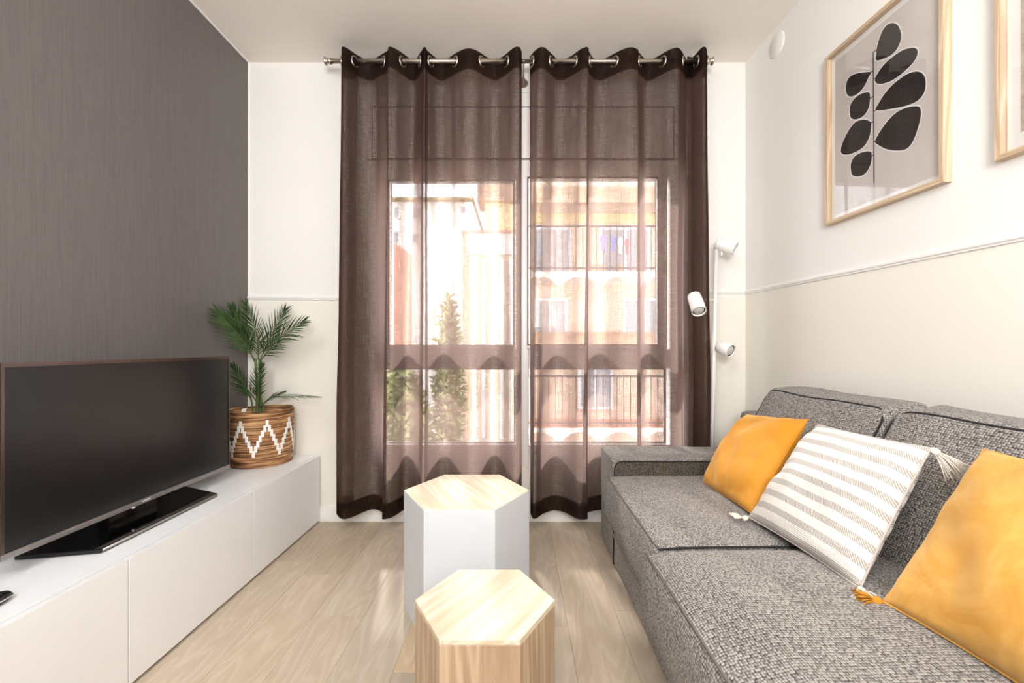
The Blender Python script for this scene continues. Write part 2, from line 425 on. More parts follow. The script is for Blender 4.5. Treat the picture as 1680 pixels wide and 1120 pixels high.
st(ob('trim_4', boxm('trim_4', (XL, XL+.004, D-.006, D, .38, ZC), M_trim)))
st(ob('trim_5', boxm('trim_5', (XL, XL+.006, YB0, D, ZC-.004, ZC), M_trim)))

# ------------------------------------------------------------------ window
wd = st(ob('window_1', None)); wd.location = (0, 0, 0)
def X(px, Y=D): return (px-VX)*Y/F
def Z(py, Y=D): return HC-(py-VY)*Y/F
def wpart(name, mb, mat, bevel=.002, **k): return ob(name, mb.mesh(name, mat, bevel=bevel, seg=1), wd, **k)
yf = D+.004
m = MB()   # outer frame: jambs, head, transom, mullion, lower rail
m.box(WX0, X(622), yf, yf+.09, WZ0, Z(262)); m.box(X(1100), WX1, yf, yf+.09, WZ0, Z(262))
m.box(X(622), X(1100), yf, yf+.09, Z(288), Z(262))           # head below the shutter box
m.box(X(622), X(1100), yf+.003, yf+.088, Z(604), Z(572))      # transom
m.box(X(622), X(1100), yf+.001, yf+.09, WZ0, Z(730))         # sill rail
m.box(X(846), X(868), yf-.002, yf+.086, Z(731), Z(287))       # mullion
wpart('window_frame', m, M_pvc)
m = MB(); m.box(WX0+.001, WX1-.001, yf-.004, yf+.16, Z(261), WZ1-.001); wpart('shutter_box', m, M_pvc)
m = MB(); xa, xb, za, zb, g = X(610), X(1105), Z(261), Z(176), .0045
for b in ((xa, xb, zb, zb+g), (xa, xb, za, za+g), (xa, xa+g*.7, za, zb), (xb, xb+g*.7, za, zb)):
    m.box(b[0], b[1], yf-.006, yf-.003, b[2], b[3])
wpart('shutter_box_gasket', m, M_gasket, 0)
def sash2(gx0, gx1, gz0, gz1, l, r, b, t, gas):
    x0, x1, z0, z1 = X(gx0), X(gx1), Z(gz1), Z(gz0)
    m = MB(); y0, y1 = yf-.012, yf+.05
    m.box(x0-l, x0, y0, y1, z0-b, z1+t); m.box(x1, x1+r, y0, y1, z0-b, z1+t)
    m.box(x0, x1, y0, y1, z0-b, z0); m.box(x0, x1, y0, y1, z1, z1+t)
    s = wpart('sash', m, M_pvc, .003); q = .0045 if gas else .002
    m = MB()
    for c in ((x0, x1, z0, z0+q), (x0, x1, z1-q, z1), (x0, x0+q, z0, z1), (x1-q, x1, z0, z1)):
        m.box(c[0], c[1], y0+.001, y0+.012, c[2], c[3])
    ob('gasket', m.mesh('gasket', M_gasket), s)
    ob('pane', boxm('pane', (x0, x1, y0+.022, y0+.026, z0, z1), M_glass), s)
sash2(638, 842, 296, 566, .045, .012, .02, .022, False)
sash2(865, 1080, 291, 566, .006, .05, .02, .008, True)
for (p0, p1) in ((624, 844), (871, 1091)):
    x0, x1, z0, z1 = X(p0), X(p1), Z(726), Z(605)
    m = MB(); q = .006
    for c in ((x0-q, x1+q, z0-q, z0), (x0-q, x1+q, z1, z1+q), (x0-q, x0, z0, z1), (x1, x1+q, z0, z1)):
        m.box(c[0], c[1], yf-.006, yf+.03, c[2], c[3])
    s = wpart('glazing_bead', m, M_white, 0)
    m = MB(); q = .003
    for c in ((x0, x1, z0, z0+q), (x0, x1, z1-q, z1), (x1-q, x1, z0, z1), (x0, x0+q, z0, z1)):
        m.box(c[0], c[1], yf+.001, yf+.012, c[2], c[3])
    ob('gasket', m.mesh('gasket', M_gasket), s)
    ob('pane', boxm('pane', (x0, x1, yf+.02, yf+.024, z0, z1), M_glass), s)
m = MB(); m.box(X(1088), X(1092), yf-.03, yf-.012, Z(449), Z(427)); wpart('window_handle', m, M_steel, .002)

# ------------------------------------------------------------------ curtains
ROD_Y, ROD_Z = 2.36, 2.516
NEAR, FAR = 2.308, 2.412
def curtain(name, label, top, bot, grommets):
    root = thing(name, label, 'curtain', (X((top[0][0]+top[-1][0])/2, ROD_Y), ROD_Y, .09), 'sheer brown eyelet curtains on the rod')
    n, rows, per = len(top), 46, 16
    def path(pts, f0, f1, extra=0):
        P3 = []
        for px, q in pts:
            Y = ROD_Y+q*((f1-ROD_Y) if q > 0 else (ROD_Y-f0))
            P3.append(Vector(((px-VX)*Y/F, Y, 0)))
        return catmull(P3, per)
    tp, bp = path(top, NEAR, FAR), path(bot, NEAR-.012, FAR+.014)
    NZ = len(tp); ztop, zbot = 2.558, .090
    arc = [0]
    for i in range(1, NZ): arc.append(arc[-1]+(tp[i]-tp[i-1]).length)
    def pos(i, z):
        t = (ztop-z)/(ztop-zbot)
        s = t**.8
        p = tp[i].lerp(bp[i], s)
        u = arc[i]
        p = p+Vector((sin(u*23+z*1.3)*.004*t+wobble((u*14, z*.35, 2), 1, .004), (wobble((u*2.2, z*.55, 0), 3.0, .020, 3)+wobble((u*9, z*.8, 4), 1, .008)+wobble((u*26, z*.7, 7), 1, .007)*max(.25, 1-1.1*t))*min(1, t*9), 0))
        return Vector((p.x, min(p.y, 2.455), z))
    def sheet(z0, z1, rows, off=0):
        vs_, fs, uv = [], [], []
        for r in range(rows+1):
            z = z1+(z0-z1)*r/rows
            for i in range(NZ):
                p = pos(i, z)
                if off:
                    a_, b_ = pos(max(i-1, 0), z), pos(min(i+1, NZ-1), z); d = (b_-a_).normalized()
                    p = p+Vector((d.y, -d.x, 0))*off
                vs_.append(p); uv.append((arc[i]*.9, z*.9))
        for r in range(rows):
            for i in range(NZ-1): fs.append((r*NZ+i, (r+1)*NZ+i, (r+1)*NZ+i+1, r*NZ+i+1))
        return vs_, fs, uv
    vs_, fs, uv = sheet(zbot, ztop, rows); ob('panel', mesh('panel', vs_, fs, M_curt, True, uv), root)
    vs_, fs, uv = sheet(zbot, zbot+.082, 4, -.0025); ob('hem', mesh('hem', vs_, fs, M_hem, True, uv), root)
    vs_, fs, uv = sheet(ztop-.112, ztop, 4, -.0025); ob('header_band', mesh('header_band', vs_, fs, M_hem, True, uv), root)
    gm = MB()
    prof = [(.0215, -.004), (.0265, -.0055), (.0305, -.003), (.0305, .003), (.0265, .0055), (.0215, .004)]
    gm.lathe(prof, n=28, closed=True); gme = gm.mesh('grommet', M_steel, True)
    for i in range(1, NZ):
        y0, y1 = pos(i-1, ROD_Z).y-ROD_Y, pos(i, ROD_Z).y-ROD_Y
        if y0*y1 < 0 or y0 == 0:
            p = pos(i-1, ROD_Z).lerp(pos(i, ROD_Z), y0/(y0-y1) if y0 != y1 else 0); d = (pos(i, ROD_Z)-pos(i-1, ROD_Z)).normalized()
            nrm = Vector((d.y, -d.x, 0))
            o = ob('grommet', gme, root)
            nm = Vector((nrm.x*.85+ (.35 if nrm.x > 0 else -.35), nrm.y*.8, 0)).normalized()
            o.location = (p.x, p.y, ROD_Z-.004)
            o.rotation_euler = nm.to_track_quat('Z', 'Y').to_euler()
    return root
curtain('sheer_curtain', 'sheer brown eyelet curtain left of the gap, behind the white hexagonal stool',
    [(588, .9), (566, .75), (561, -.3), (565, -1), (604, 1), (633, -.3), (638, -1), (650, -.7), (678, 1), (690, -.2), (697, -1), (704, -.2), (727, 1), (769, -.8), (812, 1), (846, -1), (856, -.3)],
    [(580, .9), (556, .7), (552, .0), (568, -1), (608, 1), (635, -.2), (628, -1), (641, -.7), (664, 1), (686, .1), (694, -1), (704, -.1), (733, 1), (772, -.9), (812, 1), (843, -1), (856, -.1)],
    8)
curtain('sheer_curtain', 'sheer brown eyelet curtain right of the gap, beside the white floor lamp',
    [(869, .5), (890, -1), (920, 1), (957, -.85), (965, -.8), (967, -.1), (984, 1), (1028, -.85), (1046, -.65), (1049, -.1), (1066, 1), (1110, -.9), (1129, 1), (1154, -1), (1160, -.1), (1150, .8), (1128, .5)],
    [(870, .1), (877, -1), (908, 1), (946, -.9), (965, -.9), (957, -.1), (985, 1), (1026, -.7), (1051, -.95), (1043, -.1), (1066, 1), (1106, -1), (1130, 1), (1158, -1), (1165, -.1), (1156, .8), (1130, .5)],
    8)
rod = thing('curtain_rod', 'brushed nickel curtain rod with small end caps under the ceiling', 'curtain rod', (X(850, ROD_Y), ROD_Y, ROD_Z))
x0, x1 = X(540, ROD_Y), X(1163, ROD_Y)
m = MB(); m.tube([(x0, ROD_Y, ROD_Z), (X(858, ROD_Y), ROD_Y, ROD_Z)], .0125, 20); m.tube([(X(858, ROD_Y), ROD_Y, ROD_Z), (x1, ROD_Y, ROD_Z)], .0112, 20)
ob('pole', m.mesh('pole', M_steel, True), rod)
for xx, s in ((x0, -1), (x1, 1)):
    m = MB(); Mx = Matrix.Rotation(pi/2*s, 3, 'Y')
    m.lathe([(.0, -.012), (.0155, -.012), (.0165, -.004), (.0150, .004), (.0145, .009), (.019, .013), (.0215, .018), (.0215, .022), (.012, .025), (0, .026)], (xx, ROD_Y, ROD_Z), 24, Mx)
    ob('finial', m.mesh('finial', M_steel, True), rod)
for px in (683, 859, 1059):
    m = MB(); xx = X(px, 2.42)
    Mx = Matrix.Rotation(pi/2, 3, 'X')
    m.lathe([(0, 0), (.026, 0), (.026, .006), (.008, .010), (.007, .05), (0, .05)], (xx, D, ROD_Z-.036), 20, Mx)
    m.tube([(xx, ROD_Y+.09, ROD_Z-.036), (xx, ROD_Y+.012, ROD_Z-.003), (xx, ROD_Y, ROD_Z)], .0045, 10)
    ob('bracket', m.mesh('bracket', M_steel, True), rod)

# ------------------------------------------------------------------ media cabinet
CX, CZ = -1.117, .376
cab = thing('media_cabinet', 'long low white media cabinet with flat doors under the television', 'cabinet', (-1.32, 1.28, 0))
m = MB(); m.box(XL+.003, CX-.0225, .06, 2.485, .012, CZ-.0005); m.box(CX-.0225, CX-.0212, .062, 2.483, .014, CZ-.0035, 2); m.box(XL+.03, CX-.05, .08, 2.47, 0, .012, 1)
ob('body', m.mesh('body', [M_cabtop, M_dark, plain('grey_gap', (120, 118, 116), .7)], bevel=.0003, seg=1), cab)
edges = [2.483, 1.866, 1.264, .664, .063]
for a0, a1 in zip(edges[1:], edges[:-1]):
    ob('door', boxm('door', (CX-.018, CX, a0+.002, a1-.002, .012, CZ), M_cab, .001), cab)

# ------------------------------------------------------------------ television
TX = -1.33; tz0, tz1, ty0, ty1 = .4295, .9425, 1.133, 2.033
tv = thing('television', 'black flat television with silver lower bar on the white cabinet', 'television', (TX-.02, 1.55, CZ))
ob('cabinet_back', boxm('cabinet_back', (TX-.035, TX-.006, ty0+.004, ty1-.004, tz0+.004, tz1-.004), M_blackgloss, .006), tv)
m = MB(); b = .0095
m.box(TX-.008, TX, ty0, ty1, tz1-.0125, tz1); m.box(TX-.008, TX, ty0, ty0+b, tz0, tz1-.0125); m.box(TX-.008, TX, ty1-b*.6, ty1, tz0, tz1-.0125)
ob('bezel', m.mesh('bezel', M_bezel, bevel=.0012, seg=2), tv)
bar = ob('lower_bar', boxm('lower_bar', (TX-.010, TX+.0015, ty0, ty1, tz0, tz0+.0165), M_bezel2, .0015), tv)
ob('screen', boxm('screen', (TX-.007, TX-.003, ty0+b, ty1-b*.6, tz0+.0165, tz1-.0125), M_screen), tv)
fc = bpy.data.curves.new('logo', 'FONT'); fc.body = 'SAMSUNG'; fc.size = .0068; fc.align_x = 'CENTER'; fc.align_y = 'CENTER'; fc.extrude = .0003; fc.space_character = 1.15; fc.offset = .0003
fo = bpy.data.objects.new('tmp', fc); COL.objects.link(fo)
dg = bpy.context.evaluated_depsgraph_get(); lm = bpy.data.meshes.new_from_object(fo.evaluated_get(dg)); bpy.data.objects.remove(fo)
lm.materials.clear(); lm.materials.append(M_logo)
# text X axis -> -Y (reading left to right as seen from +X side looking to -X), text up -> Z
R = Matrix(((0, 0, 1), (1, 0, 0), (0, 1, 0))).to_4x4()
lm.transform(Matrix.Translation((TX+.0019, 1.575, tz0+.0085)) @ R)
ob('logo', lm, tv, label='small silver maker name on the lower bar')
m = MB(); m.prism([(-1.227, 1.296), (-1.227, 1.797), (-1.42, 1.885), (-1.436, 1.885), (-1.436, 1.255), (-1.42, 1.255)], CZ+.001, CZ+.014)
ob('stand_base', m.mesh('stand_base', M_blackgloss, bevel=.0025, seg=2), tv)
m = MB(); m.tube([(-1.2265, 1.30, CZ+.0085), (-1.2265, 1.794, CZ+.0085)], .0042, 8); m.tube([(-1.2265, 1.794, CZ+.0085), (-1.418, 1.884, CZ+.0085)], .0022, 8)
ob('stand_edge', m.mesh('stand_edge', M_bezel2, True), tv, label='thin silver edge strip of the stand')
m = MB(); m.box(-1.40, -1.366, 1.47, 1.67, CZ+.012, .62); ob('stand_neck', m.mesh('stand_neck', M_blackgloss, bevel=.004), tv)
m = MB(); m.lathe([(0, -.006), (.004, -.006), (.006, -.002), (.007, .004), (0, .004)], (TX-.001, 1.523, tz0-.002), 20)
ob('sensor', m.mesh('sensor', M_chrome, True), tv, label='tiny chrome sensor under the lower bar')

# remote control at the left frame edge
rc = thing('remote_control', 'black glossy rounded remote control with silver edge line, lying on the cabinet', 'remote control', (-1.232, .985, CZ))
def pebble(z0, z1, r0, r1, cx=-1.232, cyy=.985, hx=.026, hy=.084, n=40):
    vs_, fs = [], []
    for z, s in ((z0, r0), ((z0+z1)/2, (r0+r1)/2+.03), (z1, r1)):
        for k in range(n):
            t = 2*pi*k/n; c_, s_ = cos(t), sin(t)
            vs_.append((cx+hx*s*abs(c_)**.7*(1 if c_ > 0 else -1), cyy+hy*(1-(1-s)*.35)*abs(s_)**.8*(1 if s_ > 0 else -1), z))
    for i in range(2):
        for k in range(n): fs.append((i*n+k, i*n+(k+1) % n, (i+1)*n+(k+1) % n, (i+1)*n+k))
    fs += [tuple(range(n))[::-1], tuple(2*n+k for k in range(n))]; return vs_, fs
for nm, z0, z1, r0, r1, mt in (('lower_shell', CZ, CZ+.010, .72, .98, plain('dark_grey_plastic', (58, 55, 52), .3)), ('edge_line', CZ+.010, CZ+.0125, 1.0, 1.0, M_chrome), ('top_shell', CZ+.0125, CZ+.020, .97, .80, M_blackgloss)):
    v_, f_ = pebble(z0, z1, r0, r1); ob(nm, mesh(nm, v_, f_, mt, True), rc)
m = MB(); m.box(-1.242, -1.228, 1.018, 1.021, CZ+.0195, CZ+.0205); ob('marking', m.mesh('marking', M_logo), rc)

# ------------------------------------------------------------------ basket and palm
BX, BY = -1.362, 2.340
bk = thing('woven_basket', 'brown woven basket with white zigzag stitching on the cabinet end', 'basket', (BX, BY, CZ))
a = NT('water_hyacinth_rope')
c = a.coord(); nz = a.noise(a.coord(scale=(7, 7, 190)), 1, 3, .6); nz2 = a.noise(a.coord(scale=(4, 4, 60)), 1, 3, .6)
fac = a.math('ADD', a.math('MULTIPLY', nz, .6), a.math('MULTIPLY', nz2, .4))
a.P(Base_Color=a.ramp(fac, [(.38, s2l((48, 26, 14))), (.49, s2l((146, 98, 58))), (.62, s2l((218, 178, 128)))]), Roughness=.65)
a.bump(nz, .6, .006); M_rope = a.m
def brad(t): return .1445+.0065*t+.003*sin(pi*t)
coil = MB(); H = .283; nc = 30
prof = []
for i in range(nc):
    for q in range(4):
        t = (i+q/4)/nc; prof.append((brad(t)+.0028*sin(pi*q/4*1.0)*1.2-.001*(i % 3 == 0), H*t))
prof.append((brad(1), H)); prof.append((brad(1)-.005, H+.004)); prof.append((brad(1)-.010, H-.002)); prof.append((brad(.2)-.012, .06)); prof.append((0, .05))
coil.lathe([(0, 0)]+prof, (BX, BY, CZ), 72)
def wb(p):
    a_ = math.atan2(p.y-BY, p.x-BX); return p+Vector((0, 0, (.004*sin(2*a_+.5)+wobble((a_*3, p.z*40, 0), 1, .0018))*(p.z-CZ)/H))+Vector((cos(a_), sin(a_), 0))*wobble((a_*6, p.z*55, 1), 1, .0016)
ob('basket_body', coil.mesh('basket_body', M_rope, True, fn=wb), bk)
sm = plain('white_stitching', (240, 238, 234), .7)
M_st = MB(); n_per = 12; peaks = 8
tot = n_per*peaks; cam_ang = math.atan2(-BY, -BX)
for k in range(tot):
    ph = (k % n_per)/n_per; tri = 1-abs(2*ph-1)       # 0 valley .. 1 peak
    zc = .075+.150*tri; ang = cam_ang+radians(9)+2*pi*(k/tot)+pi/peaks
    wv = .0066; hh = .0165
    for sgn in (0,):
        r_ = brad(zc/H)+.0048
        A = ang-wv/r_; B = ang+wv/r_
        pts = []
        for rr_ in (r_-.004, r_):
            for (an, zz) in ((A, zc-hh), (B, zc-hh), (B, zc+hh), (A, zc+hh)):
                pts.append((BX+rr_*cos(an), BY+rr_*sin(an), CZ+zz))
        M_st.add(pts, [(4, 5, 6, 7), (0, 1, 5, 4), (1, 2, 6, 5), (2, 3, 7, 6), (3, 0, 4, 7)])
ob('zigzag_stitching', M_st.mesh('zigzag_stitching', sm), bk)
m = MB(); m.lathe([(0, .0), (.125, .0), (.128, .01), (0, .012)], (BX, BY, CZ+.225), 40)
pm_ = thing('potted_palm', 'green areca palm growing up out of the woven basket', 'plant', (BX, BY, CZ+.06))
ob('soil', m.mesh('soil', plain('dark_soil', (52, 38, 28), .95)), pm_)
m = MB(); m.lathe([(.10, .06), (.128, .232), (.124, .232), (.097, .065)], (BX, BY, CZ), 40)
ob('inner_pot', m.mesh('inner_pot', plain('dark_plastic_pot', (40, 36, 34), .6)), pm_)
a = NT('palm_leaf'); nz = a.noise(a.coord(), 22, 3)
a.P(Base_Color=a.ramp(nz, [(.3, s2l((24, 46, 22))), (.7, s2l((66, 94, 46)))]), Roughness=.42, Specular_IOR_Level=.4); M_leaf = a.m
M_cane = plain('palm_cane', (78, 96, 48), .5)
def frond(ctrl, ln, n=26, start=.25, seed=0, nrm=Vector((0, -1, 0)), spread=48):
    rg = random.Random(seed); P3 = catmull([at(*c) for c in ctrl], 10); m = MB(); N = len(P3)
    m.tube(P3, [.0032*(1-.75*i/N) for i in range(N)], 6, mi=1)
    seg = [0]
    for i in range(1, N): seg.append(seg[-1]+(P3[i]-P3[i-1]).length)
    L = seg[-1]
    def ev(s):
        for i in range(1, N):
            if seg[i] >= s: return P3[i-1].lerp(P3[i], (s-seg[i-1])/max(1e-6, seg[i]-seg[i-1])), (P3[i]-P3[i-1]).normalized()
        return P3[-1], (P3[-1]-P3[-2]).normalized()
    for k in range(n):
        t = start+(1-start)*k/(n-1); p, d = ev(L*t)
        side0 = d.cross(nrm).normalized()
        for s_ in (-1, 1):
            ang = radians(spread*(1-.62*t)+rg.uniform(-4, 4)); side = (side0*s_+nrm*rg.uniform(.0, .45)).normalized()
            dr = (d*cos(ang)+side*sin(ang)).normalized()
            l = ln*(sin(pi*min(1, .22+.72*t))**.6)*(rg.uniform(.88, 1.08))
            wv = .0028; a0 = p; pts = []; q = a0.copy(); dd = dr.copy()
            wdir = dr.cross(nrm).normalized()
            for j in range(5):
                w_ = wv*[.55, 1, .9, .55, .05][j]
                pts += [q-wdir*w_, q+wdir*w_+nrm*w_*.5]; q = q+dd*l/4; dd = (dd+Vector((0, 0, -.09))+d*.04).normalized()
            m.add(pts, [(2*j, 2*j+1, 2*j+3, 2*j+2) for j in range(4)])
    # keep the leaves in front of the walls
    for v in m.v:
        v.x = max(v.x, XL+.006); v.y = min(v.y, D-.02)
    ob('frond', m.mesh('frond', [M_leaf, M_cane], True), pm_)
frond([(418, 590, 2.33), (390, 548, 2.26), (356, 512, 2.17)], .135, 26, .12, 1, Vector((.25, -.95, .15)).normalized())
frond([(417, 592, 2.34), (398, 545, 2.33), (381, 503, 2.31)], .10, 24, .2, 2, Vector((.3, -.95, 0)).normalized())
frond([(424, 590, 2.33), (421, 548, 2.28), (404, 500, 2.22)], .12, 24, .1, 3)
frond([(427, 590, 2.35), (446, 548, 2.37), (468, 508, 2.38)], .12, 22, .15, 4)
frond([(427, 592, 2.33), (458, 556, 2.30), (499, 528, 2.27)], .135, 26, .12, 5, Vector((-.1, -.95, .2)).normalized())
frond([(422, 660, 2.33), (402, 632, 2.26), (384, 600, 2.20)], .10, 22, .15, 6)
frond([(424, 665, 2.31), (424, 628, 2.26), (430, 598, 2.22)], .085, 20, .2, 7)
frond([(427, 668, 2.32), (446, 652, 2.29), (484, 650, 2.27), (521, 651, 2.25)], .075, 16, .2, 8, Vector((0, -.5, .85)).normalized(), 30)
frond([(426, 668, 2.31), (446, 652, 2.30), (466, 643, 2.29)], .06, 9, .35, 9, Vector((0, -.7, .7)).normalized(), 30)
m = MB()
for c in ([(421, 700, 2.33), (422, 640, 2.33), (419, 588, 2.33)], [(428, 700, 2.34), (427, 640, 2.34), (426, 588, 2.34)], [(416, 700, 2.32), (413, 660, 2.31), (405, 640, 2.28)], [(434, 700, 2.33), (430, 660, 2.32), (426, 650, 2.31)]):
    p = catmull([at(*q) for q in c], 6); m.tube(p, [.0085-.003*i/len(p) if c[0][0] < 429 and c[0][0] > 417 else .0045 for i in range(len(p))], 8)
ob('cane', m.mesh('cane', M_cane, True), pm_)
m = MB(); q = at(394, 678, 2.27); m.add([q, q+Vector((.025, 0, .004)), q+Vector((.03, .01, .028)), q+Vector((.005, .01, .022))], [(0, 1, 2, 3)])
ob('plant_tag', m.mesh('plant_tag', M_lampwhite), pm_)

# ------------------------------------------------------------------ hexagonal stools
def hexa(cx_, cy_, s): return [(cx_+s*cos(pi/3*k), cy_+s*sin(pi/3*k)) for k in range(6)]
s1 = thing('hexagonal_stool', 'tall white hexagonal stool with pale pine top, near the curtains', 'stool', (-.195, 1.667, 0), None)
m = MB(); m.prism(hexa(-.195, 1.667, .237), 0, .4425); ob('body', m.mesh('body', M_stool, bevel=.0015, seg=2), s1)
m = MB(); m.prism(hexa(-.195, 1.667, .2345), .440, .4440); ob('top', m.mesh('top', M_topW), s1, label='pale pine top inset in a thin white edge')
s2 = thing('hexagonal_stool', 'small natural pine hexagonal stool in the foreground', 'stool', (-.083, 1.103, 0), None)
m = MB(); m.prism(hexa(-.083, 1.103, .175), 0, .338); ob('body', m.mesh('body', M_sideS, bevel=.001, seg=1), s2)
m = MB(); m.prism(hexa(-.083, 1.103, .175), .3385, .3505); ob('top', m.mesh('top', M_topS, bevel=.001, seg=1), s2)

# ------------------------------------------------------------------ sofa
sofa = thing('sofa', 'grey woven two-seat sofa with dark piping along the right wall', 'sofa', (.85, 1.25, 0))
def smesh(name, b, r, n, fn, mat=M_sofa, **k):
    v_, f_ = rbox(b, r, n, fn); return ob(name, box_uv(mesh(name, v_, f_, mat, True)), sofa, **k)
smesh('base', (.43, 1.26, .22, 2.0, .012, .27), .012, 10, lambda p: p+Vector((wobble(p, 9, .006)*(1 if p.x < .5 else 0), 0, 0)))
def arm_fn(p): return p+Vector((0, 0, wobble(p, 5, .006) if p.z > .3 else 0))
far_arm = smesh('arm', (.428, 1.25, 1.993, 2.285, .010, .476), .014, 14, arm_fn)
smesh('arm', (.42, 1.30, .05, .34, .010, .476), .026, 10, arm_fn)
# inner panel of the far arm with its piping
def rr_path(y, x0, x1, z0, z1, r):
    pts = [(x0, y, z0)]; 
    for k in range(9): t = pi/2*k/8; pts.append((x0+r-r*cos(t), y, z1-r+r*sin(t)))
    pts.append((x1, y, z1)); return pts
m = MB(); m.tube(rr_path(1.9905, .436, 1.2, .20, .468, .035), .0032, 8); ob('arm_piping', m.mesh('arm_piping', M_pipe, True), sofa)
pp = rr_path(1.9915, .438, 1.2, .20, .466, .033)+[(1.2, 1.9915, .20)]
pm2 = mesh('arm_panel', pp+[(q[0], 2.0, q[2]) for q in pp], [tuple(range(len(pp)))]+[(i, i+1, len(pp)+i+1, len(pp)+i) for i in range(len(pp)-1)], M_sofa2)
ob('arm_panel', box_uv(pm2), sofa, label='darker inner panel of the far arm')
# seat cushions
def seat_fn(x0, x1, y0, y1, z1, crown, amp, seed):
    def f(p):
        u = (p.x-x0)/(x1-x0); v = (p.y-y0)/(y1-y0)
        k = max(0, min(1, (p.z-.25)/.14))
        dz = crown*k*(max(0, 1-(2*v-1)**6)*.9)*max(0, min(1, u*5))+wobble((p.x, p.y, 0), 4, .008, seed)*k
        dx = -.012*sin(pi*max(0, min(1, (p.z-.20)/(z1-.20))))*(1 if p.x < x0+.05 else 0)
        if p.x < x0+.08: dx += wobble((p.y*16, p.z*3, 0), 1, .007*amp, seed)*(1-abs(2*(p.z-.2)/(z1-.2)-1)**2)
        return p+Vector((dx, 0, dz))
    return f
c1 = smesh('seat_cushion', (.398, .98, 1.262, 1.990, .205, .408), .024, 22, seat_fn(.398, .98, 1.262, 1.99, .408, .010, 1, 1))
c2 = smesh('seat_cushion', (.352, .98, .36, 1.250, .205, .412), .034, 26, seat_fn(.352, .98, .36, 1.25, .412, .032, 1.3, 5))
M_seam = plain('seam_welt', (108, 100, 96), .9)
def welt(name, pts, r=.0028, mat=M_seam, parent=sofa):
    m = MB(); m.tube(catmull(pts, 6), r, 8); return ob(name, m.mesh(name, mat, True), parent)
welt('seat_welt', [(.402, 1.985, .404), (.399, 1.8, .4065), (.400, 1.5, .406), (.402, 1.32, .403), (.408, 1.272, .400)])
welt('seat_welt', [(.404, 1.268, .400), (.45, 1.262, .407), (.6, 1.2605, .411), (.8, 1.2605, .411), (.95, 1.262, .408)], .0034, M_pipe)
welt('seat_welt', [(.360, 1.243, .400), (.357, 1.18, .407), (.357, .9, .412), (.357, .6, .412)])
welt('seat_welt', [(.388, 1.985, .235), (.385, 1.7, .22), (.385, 1.28, .213)])
# skirt pleat at the arm joint
m = MB(); m.box(.4255, .432, 1.975, 1.982, .012, .21); ob('skirt_pleat', m.mesh('skirt_pleat', M_pipe), sofa)
# back frame and back cushions
smesh('back_frame', (1.14, 1.275, .3, 2.283, .012, .66), .03, 8, None)
def back_fn(y0, y1, seed):
    def f(p):
        t = (p.z-.40)/.40; xf = .935+.205*t          # front face leans back
        thick = .215-.075*t
        u = (p.x-.0)/.20                               # 0 front .. 1 back
        bul = .020*sin(pi*max(0, min(1, t)))*sin(pi*max(0, min(1, (p.y-y0)/(y1-y0))))
        x = xf-bul*(1-u)+u*thick
        z = p.z+.012*u*t+wobble((p.y, p.x, 0), 5, .008, seed)*max(0, t)
        return Vector((x, p.y+wobble(p, 6, .004, seed), z))
    return f
for y0, y1, seed in ((1.352, 2.012, 2), (.66, 1.332, 8)):
    fn = back_fn(y0, y1, seed)
    v_, f_ = rbox((0, .20, y0, y1, .405, .800), .030, 16, fn); cu = ob('back_cushion', box_uv(mesh('back_cushion', v_, f_, M_sofa, True)), sofa)
    pts = []
    r = .045; a_, b_, zt, zb = y0+.008, y1-.008, .792, .43
    raw = [(b_, zb)]+[(b_-r+r*cos(t), zt-r+r*sin(t)) for t in [pi/2*k/6 for k in range(7)]]+[(a_+r-r*sin(t), zt-r+r*cos(t)) for t in [pi/2*k/6 for k in range(7)]]+[(a_, zb)]
    # resample the straight top
    dense = []
    for i in range(len(raw)-1):
        n_ = max(1, int(math.hypot(raw[i+1][0]-raw[i][0], raw[i+1][1]-raw[i][1])/.03))
        for k in range(n_): dense.append((raw[i][0]+(raw[i+1][0]-raw[i][0])*k/n_, raw[i][1]+(raw[i+1][1]-raw[i][1])*k/n_))
    dense.append(raw[-1])
    m = MB(); m.tube([fn(Vector((.010, y, z))) for y, z in dense], .0034, 8)
    o = ob('piping', m.mesh('piping', M_pipe, True), cu)

